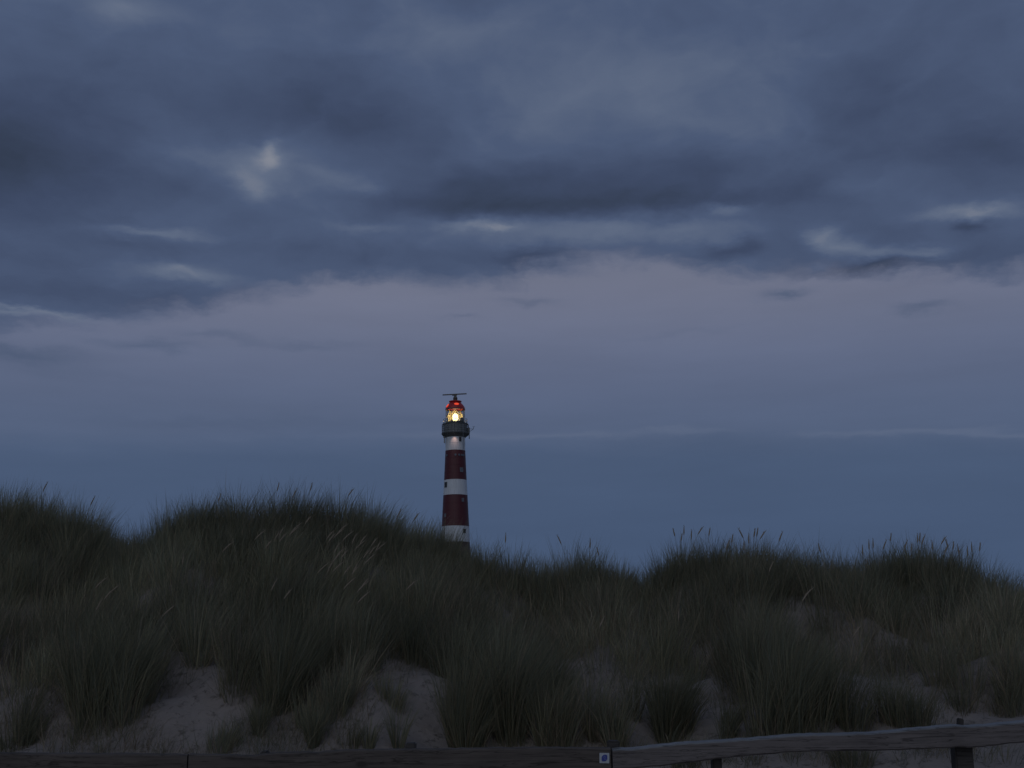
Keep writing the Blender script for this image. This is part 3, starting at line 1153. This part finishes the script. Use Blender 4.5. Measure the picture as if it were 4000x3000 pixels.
def railing(name, r, z0, z1, n, rails, mat, rr=0.03):
    for i in range(n):
        a = 2 * math.pi * i / n
        p = Vector((r * math.cos(a), r * math.sin(a), z0))
        bm = bmesh.new()
        tube(bm, p, p + Vector((0, 0, z1 - z0)), rr, rr, 6)
        obj('railing_post', bm, mat, LH)
    for k in range(rails):
        z = z0 + (z1 - z0) * (k + 1) / rails
        bm = bmesh.new()
        lathe(bm, [(r - rr, z - rr), (r + rr, z - rr), (r + rr, z + rr), (r - rr, z + rr)], 48, closed=True)
        obj('railing', bm, mat, LH)


railing('railing', tr_(1690, 104), tz(1693), tz(1661), 24, 4, M_dark, 0.045)
railing('railing', tr_(1650, 93), tz(1657), tz(1639), 20, 3, M_grey, 0.03)

# lantern
rl = tr_(1625, 73)
bm = bmesh.new()
lathe(bm, [(rl + .05, tz(1657)), (rl + .05, tz(1650.5)), (rl - .2, tz(1650.5)), (rl - .2, tz(1657))], 40, closed=True)
obj('lantern_base', bm, M_dark, LH)
NG = 12
zb_, zt_ = tz(1650.5), tz(1599)
for i in range(NG):
    a0_, a1_ = 2 * math.pi * i / NG + 0.12, 2 * math.pi * (i + 1) / NG + 0.12
    bm = bmesh.new()
    p0, p1 = Vector((rl * math.cos(a0_), rl * math.sin(a0_), zb_)), Vector((rl * math.cos(a1_), rl * math.sin(a1_), zb_))
    q0, q1 = p0 + Vector((0, 0, zt_ - zb_)), p1 + Vector((0, 0, zt_ - zb_))
    bm.faces.new([bm.verts.new(v_) for v_ in (p0, p1, q1, q0)])
    obj('pane', bm, M_glass, LH)
    # slender diagonal glazing bars, lantern style
    bm = bmesh.new()
    tube(bm, p0, q0, 0.055, 0.055, 6)
    obj('glazing_bar', bm, M_bar, LH)
bm = bmesh.new()
zm = (zb_ + zt_) / 2
lathe(bm, [(rl - .03, zm - .03), (rl + .04, zm - .03), (rl + .04, zm + .03), (rl - .03, zm + .03)], 36, closed=True)
obj('glazing_bar', bm, M_bar, LH)

# revolving optic: four barrel panels of stacked prisms round the lamp
zc_ = tz(1630)
for i, a in enumerate((-math.pi / 2 + 0.0, -0.30, math.pi / 2 + 0.35, math.pi + 0.52)):
    bm = bmesh.new()
    H2, Wd = 1.5, 0.60
    for k in range(15):
        t = -1 + 2 * (k + 0.5) / 15
        zz = zc_ + H2 * t
        half = Wd * math.sqrt(max(0.03, 1 - t * t * 0.93))
        rr = 1.80 - 0.45 * t * t
        lathe(bm, [(rr - 0.05, zz - 0.075), (rr + 0.03, zz), (rr - 0.05, zz + 0.075)], 10, False, a - half, a + half)
    obj('lens_panel', bm, M_lens, LH)
bm = bmesh.new()
tube(bm, (0, 0, tz(1651)), (0, 0, zc_ - 0.75), 0.45, 0.30, 12)
obj('lamp_stand', bm, M_dark, LH)
bm = bmesh.new()
bmesh.ops.create_icosphere(bm, subdivisions=3, radius=1.0)
for v_ in bm.verts:
    v_.co = Vector((v_.co.x * 0.66, v_.co.y * 0.66, v_.co.z * 1.05 + zc_ - 0.05))
obj('lamp', bm, M_lamp, LH, True)
lp = bpy.data.lights.new('lantern_light', 'POINT')
lp.energy = 2000
lp.shadow_soft_size = 0.5
lp.color = (1.0, 0.84, 0.50)
lo = bpy.data.objects.new('lantern_light', lp)
COL.objects.link(lo)
lo.parent = LH
lo.location = (0, 0, zc_)
# roof
bm = bmesh.new()
prof = []
for k in range(13):
    t = k / 12
    v_ = 1599 - 29 * t
    w_ = 76 - (76 - 34) * t ** 1.75
    prof.append((tr_(v_, w_), tz(v_)))
prof = [(prof[0][0] - 0.12, tz(1601)), (prof[0][0] + 0.04, tz(1600.5))] + prof + [(0, tz(1569.5))]
lathe(bm, prof, 36)
obj('roof', bm, M_roof, LH, True)
bm = bmesh.new()
lathe(bm, [(rl - 0.1, tz(1602)), (rl + 0.12, tz(1602)), (rl + 0.12, tz(1598.5)), (rl - 0.1, tz(1598.5))], 36, closed=True)
obj('roof_gutter', bm, M_dark, LH)
for i in range(12):   # standing seams
    a = 2 * math.pi * i / 12 + 0.12
    bm = bmesh.new()
    for (ra_, za_), (rb_, zb2) in zip(prof[2:-2], prof[3:-1]):
        tube(bm, ((ra_ + .01) * math.cos(a), (ra_ + .01) * math.sin(a), za_), ((rb_ + .01) * math.cos(a), (rb_ + .01) * math.sin(a), zb2), 0.045, 0.045, 4, False)
    obj('roof_seam', bm, M_roof, LH)
bm = bmesh.new()
lathe(bm, [(tr_(1570, 34), tz(1572.5)), (tr_(1570, 49), tz(1570.5)), (tr_(1568, 50), tz(1567.8)), (tr_(1567, 16), tz(1566.5)), (0, tz(1566.5))], 32)
obj('roof_vent', bm, M_roof, LH, True)
# two self-glowing red bulges, added to give the bright spots on the dome
for (u, v, w_, h_) in ((1784, 1583.5, 19, 10), (1748, 1587.5, 13, 15)):
    rr = float(np.interp(tz(v), [p[1] for p in prof[2:-1]], [p[0] for p in prof[2:-1]]))
    k1 = 2 * tr_(v, 1.0)
    off_ = max(-0.86 * rr, min(0.86 * rr, (u - 1777.5) * k1))
    a = -math.pi / 2 + math.asin(off_ / rr)
    n = Vector((math.cos(a) * 0.80, math.sin(a) * 0.80, 0.60)).normalized()
    c = Vector((math.cos(a) * rr, math.sin(a) * rr, tz(v)))
    bm = bmesh.new()
    bmesh.ops.create_icosphere(bm, subdivisions=2, radius=1.0)
    Mq = n.to_track_quat('Z', 'Y').to_matrix()
    for v_ in bm.verts:
        v_.co = Mq @ Vector((v_.co.x * w_ * k1 / 2, v_.co.y * h_ * k1 / 2 * 1.2, v_.co.z * 0.14)) + c
    obj('roof_glow_spot', bm, M_redglow, LH, True)
# radar
bm = bmesh.new()
lathe(bm, [(tr_(1566, 17), tz(1567)), (tr_(1566, 16), tz(1557)), (tr_(1566, 18), tz(1556.5)), (tr_(1566, 15), tz(1553)), (tr_(1566, 9), tz(1546)), (tr_(1566, 5), tz(1544)), (0, tz(1544))], 20)
obj('radar_pedestal', bm, M_bar, LH, True)
bm = bmesh.new()
pL, pR = at(1728.7, 1542.8, TY), at(1823, 1538, TY)
pL, pR = pL - LH.location, pR - LH.location
mid = (pL + pR) / 2
dv = (pR - pL)
cq = dv.to_track_quat('X', 'Z').to_matrix()
box(bm, Vector((mid.x, 0, mid.z)), (dv.length, 0.35, 0.24), cq, 0.04)
ra = obj('radar_antenna', bm, M_bar, LH)
bm = bmesh.new()
box(bm, Vector((mid.x, 0.0, mid.z - 0.22)), (1.2, 0.3, 0.22), cq, 0.03)
obj('antenna_bracket', bm, M_bar, ra)


def lp_at(u, v, dy=0.0):
    p = at(u, v, TY) - LH.location
    return Vector((p.x, dy, p.z))


# equipment on the right of the gallery
bm = bmesh.new()
c = lp_at(1806, 1647, -1.9)
bmesh.ops.create_uvsphere(bm, u_segments=14, v_segments=10, radius=1.0)
for v_ in bm.verts:
    v_.co = Vector((v_.co.x * 0.5, v_.co.y * 0.5, v_.co.z * 0.62 if v_.co.z > 0 else v_.co.z * 0.62)) + c
obj('radome', bm, M_dark, LH, True)
bm = bmesh.new()
box(bm, lp_at(1830.5, 1684, -0.6), (0.62, 0.7, 1.45), None, 0.05)
obj('equipment_box', bm, M_dark, LH)
bm = bmesh.new()
tube(bm, lp_at(1833, 1694, -0.6), lp_at(1833.5, 1716, -0.6), 0.10, 0.10, 8)
obj('whip_aerial', bm, M_dark, LH)
bm = bmesh.new()
tube(bm, lp_at(1834, 1677, -0.6), lp_at(1850, 1677.5, -0.6), 0.045, 0.045, 6)
tube(bm, lp_at(1835, 1688, -0.6), lp_at(1850, 1677.5, -0.6), 0.045, 0.045, 6)
tube(bm, lp_at(1850, 1678, -0.6), lp_at(1851, 1668, -0.6), 0.05, 0.05, 6)
tube(bm, lp_at(1846, 1669, -0.6), lp_at(1856, 1668.3, -0.6), 0.035, 0.035, 6)
obj('aerial_arm', bm, M_dark, LH)
bm = bmesh.new()
box(bm, lp_at(1737.5, 1722, -1.2), (0.30, 0.35, 1.5), None, 0.03)
box(bm, lp_at(1736.0, 1711, -1.2), (0.45, 0.35, 0.3), None, 0.03)
obj('equipment_box', bm, M_grey, LH)
bm = bmesh.new()
tube(bm, lp_at(1811, 1667, -2.95), lp_at(1811, 1700, -2.95), 0.07, 0.07, 8)
tube(bm, lp_at(1811, 1700, -2.95), lp_at(1812, 1762, -2.2), 0.05, 0.05, 8)
obj('drain_pipe', bm, M_frame_l, LH)
bm = bmesh.new()
c = lp_at(1733, 1648, -0.8)
bmesh.ops.create_icosphere(bm, subdivisions=1, radius=0.11)
for v_ in bm.verts:
    v_.co += c
obj('gallery_light', bm, M_smalllight, LH)
# small warm flood under the gallery that washes the top white band
bm = bmesh.new()
fc = Vector((-0.1, -3.38, tz(1703)))
box(bm, fc + Vector((0, 0, 0.08)), (0.3, 0.25, 0.16), None, 0.02)
obj('floodlight', bm, M_dark, LH)
sp = bpy.data.lights.new('flood_glow', 'SPOT')
sp.energy = 110
sp.spot_size = rad(78)
sp.spot_blend = 1.0
sp.shadow_soft_size = 0.1
sp.color = (1.0, 0.60, 0.50)
so = bpy.data.objects.new('flood_glow', sp)
COL.objects.link(so)
so.parent = LH
so.location = fc - Vector((0, 0, 0.05))
so.rotation_euler = Vector((0.0, 0.85, -1.7)).to_track_quat('-Z', 'Y').to_euler()

# ------------------------------------------------------------------ fence
YF = 9.5
FE = empty('wooden_fence', (0, YF, 0))
tag(FE, 'low weathered wooden rail fence along the foot of the dune', 'fence')


def rail(name, top, bot, mat, thick, dy=0.0, label=None, rough=0.003, top_mat=None):
    """plank following top / bottom edge lines given in photo pixels"""
    u0, u1 = top[0][0], top[-1][0]
    n = max(8, int((u1 - u0) / 25))
    bm = bmesh.new()
    rings = []
    Y0 = YF + dy
    rg = random.Random(int(u0) + 3)
    for i in range(n + 1):
        u = u0 + (u1 - u0) * i / n
        vt = np.interp(u, [p[0] for p in top], [p[1] for p in top])
        vb_ = np.interp(u, [p[0] for p in bot], [p[1] for p in bot])
        T, B = at(u, vt, Y0), at(u, vb_, Y0)
        e = rg.uniform(-rough, rough)
        e2 = rg.uniform(-rough, rough)
        zt, zb2 = T.z + e, B.z + e2
        x = T.x
        yf, yb = Y0 - thick / 2 + rg.uniform(-.002, .002), Y0 + thick / 2
        bv = 0.012
        ring = [(yf, zb2 + bv), (yf, zt - bv), (yf + bv * .7, zt - .002), (yb - bv, zt + .004), (yb, zt - bv), (yb, zb2 + bv), (yb - bv, zb2), (yf + bv, zb2)]
        rings.append([bm.verts.new((x, y - YF, z)) for y, z in ring])
    for a, b_ in zip(rings[:-1], rings[1:]):
        for j in range(8):
            k = (j + 1) % 8
            bm.faces.new((a[j], a[k], b_[k], b_[j]))
    bm.faces.new(rings[0])
    bm.faces.new(rings[-1][::-1])
    o = obj(name, bm, mat, FE)
    o.data.materials.append(top_mat or mat)
    me_ = o.data
    for p_ in me_.polygons:       # worn, smooth upper face; a paler top_mat paints in the sky highlight
        p_.material_index = 1 if p_.normal.z > 0.45 and len(p_.vertices) == 4 else 0
    if label:
        o['label'] = label
    return o


M_top = mat_wood('rail_top_highlight', (0.19, 0.19, 0.18))  # smoother top wood, its colour paled to strengthen the sky highlight
M_top.node_tree.nodes['Principled BSDF'].inputs['Roughness'].default_value = 0.38
M_top.node_tree.nodes['Principled BSDF'].inputs['Specular IOR Level'].default_value = 0.5
rail('rail', [(-500, 2940), (0, 2941), (400, 2943), (735, 2947)], [(-500, 3042), (735, 3046)], M_woodb, 0.055, 0.0, 'left dark brown rail')
rail('rail', [(741, 2944), (900, 2949), (1000, 2951), (1010, 2946), (1100, 2939), (1200, 2937), (1240, 2940), (1260, 2936), (1350, 2929), (1600, 2927), (1900, 2921), (2200, 2920), (2384, 2921)],
     [(741, 3044), (1300, 3030), (1900, 3022), (2384, 3010)], M_woodb, 0.055, 0.0, 'middle dark brown rail')
rail('rail', [(2390, 2924), (2480, 2921), (2600, 2907), (2700, 2898), (2900, 2886), (3000, 2878), (3100, 2868), (3300, 2865), (3420, 2860), (3500, 2851), (3590, 2844), (3700, 2833), (3740, 2832), (3780, 2835), (3850, 2831), (4000, 2816), (4500, 2790)],
     [(2390, 3008), (2600, 2988), (2780, 2963), (3000, 2944), (3100, 2934), (3430, 2931), (3600, 2925), (3720, 2917), (3780, 2920), (3860, 2912), (3950, 2900), (4500, 2872)],
     M_woodg, 0.12, 0.025, 'right bluish grey rail with a pale top edge', top_mat=M_top)


def post(u, w_, v_top, dy, label=None, mat=None):
    Y0 = YF + dy
    p = at(u, v_top, Y0)
    s = F / Y0
    wd = w_ / s
    g_ = float(ground(p.x, Y0)) - 0.4
    bm = bmesh.new()
    box(bm, (p.x, Y0 - YF, (p.z + g_) / 2), (wd, 0.12, p.z - g_), Matrix.Rotation(rad(0.6), 3, 'Y'), 0.010)
    o = obj('post', bm, mat or M_woodp, FE)
    if label:
        o['label'] = label


post(1032, 26, 2933, 0.11)
post(1602, 38, 2901, 0.12, 'dark post with its square top above the middle rail')
post(2392, 44, 2892, 0.12, 'post behind the joint of the two rails')
post(2793, 34, 2935, 0.16)
post(3745, 66, 2838, 0.16)
bm = bmesh.new()
p = at(3748, 2826, YF + 0.16)
box(bm, (p.x, 0.16, p.z - 0.03), (0.040, 0.06, 0.14), Matrix.Rotation(rad(8), 3, 'Y'), 0.006)
obj('post_stub', bm, M_woodp, FE)

# route marker plate screwed to the rail
pc = at(2361, 2961.5, YF - 0.035)
MK = empty('marker_plate', pc)
tag(MK, 'small square white plate with a round blue print on the rail', 'sign')
side = 37 / (F / YF)
bm = bmesh.new()
box(bm, (0, 0, 0), (side, 0.006, side), Matrix.Rotation(rad(1.5), 3, 'Y'), 0.0025)
obj('plate', bm, M_plate, MK)
bm = bmesh.new()
k = side / 37
poly = [(-10, -9), (-10, 2), (-8, 7), (-3, 11), (4, 12.5), (10, 11), (11.5, 5), (11.5, -3), (8, -8), (4, -11), (-2, -12), (-7, -12)]
vs = [bm.verts.new((x_ * k - 0.001, -0.0036, y_ * k + 0.001)) for x_, y_ in poly]
f_ = bm.faces.new(vs)
r = bmesh.ops.extrude_face_region(bm, geom=[f_])
for v_ in r['geom']:
    if isinstance(v_, bmesh.types.BMVert):
        v_.co.y -= 0.0012
obj('blue_print', bm, M_blue, MK)
bm = bmesh.new()
for (a, b_, c_, d_) in ((-2, 6, 3, 7.5), (2, 7, 3.5, 0), (-3, 1, 3, -0.5), (-5, 3, -1, 5.5), (-1, -5, 6, -3.5)):
    p0, p1 = Vector((a * k, -0.0055, b_ * k)), Vector((c_ * k, -0.0055, d_ * k))
    dv = (p1 - p0)
    box(bm, (p0 + p1) / 2, (dv.length, 0.0008, 1.7 * k), dv.to_track_quat('X', 'Z').to_matrix())
obj('pale_mark', bm, M_pale, MK)
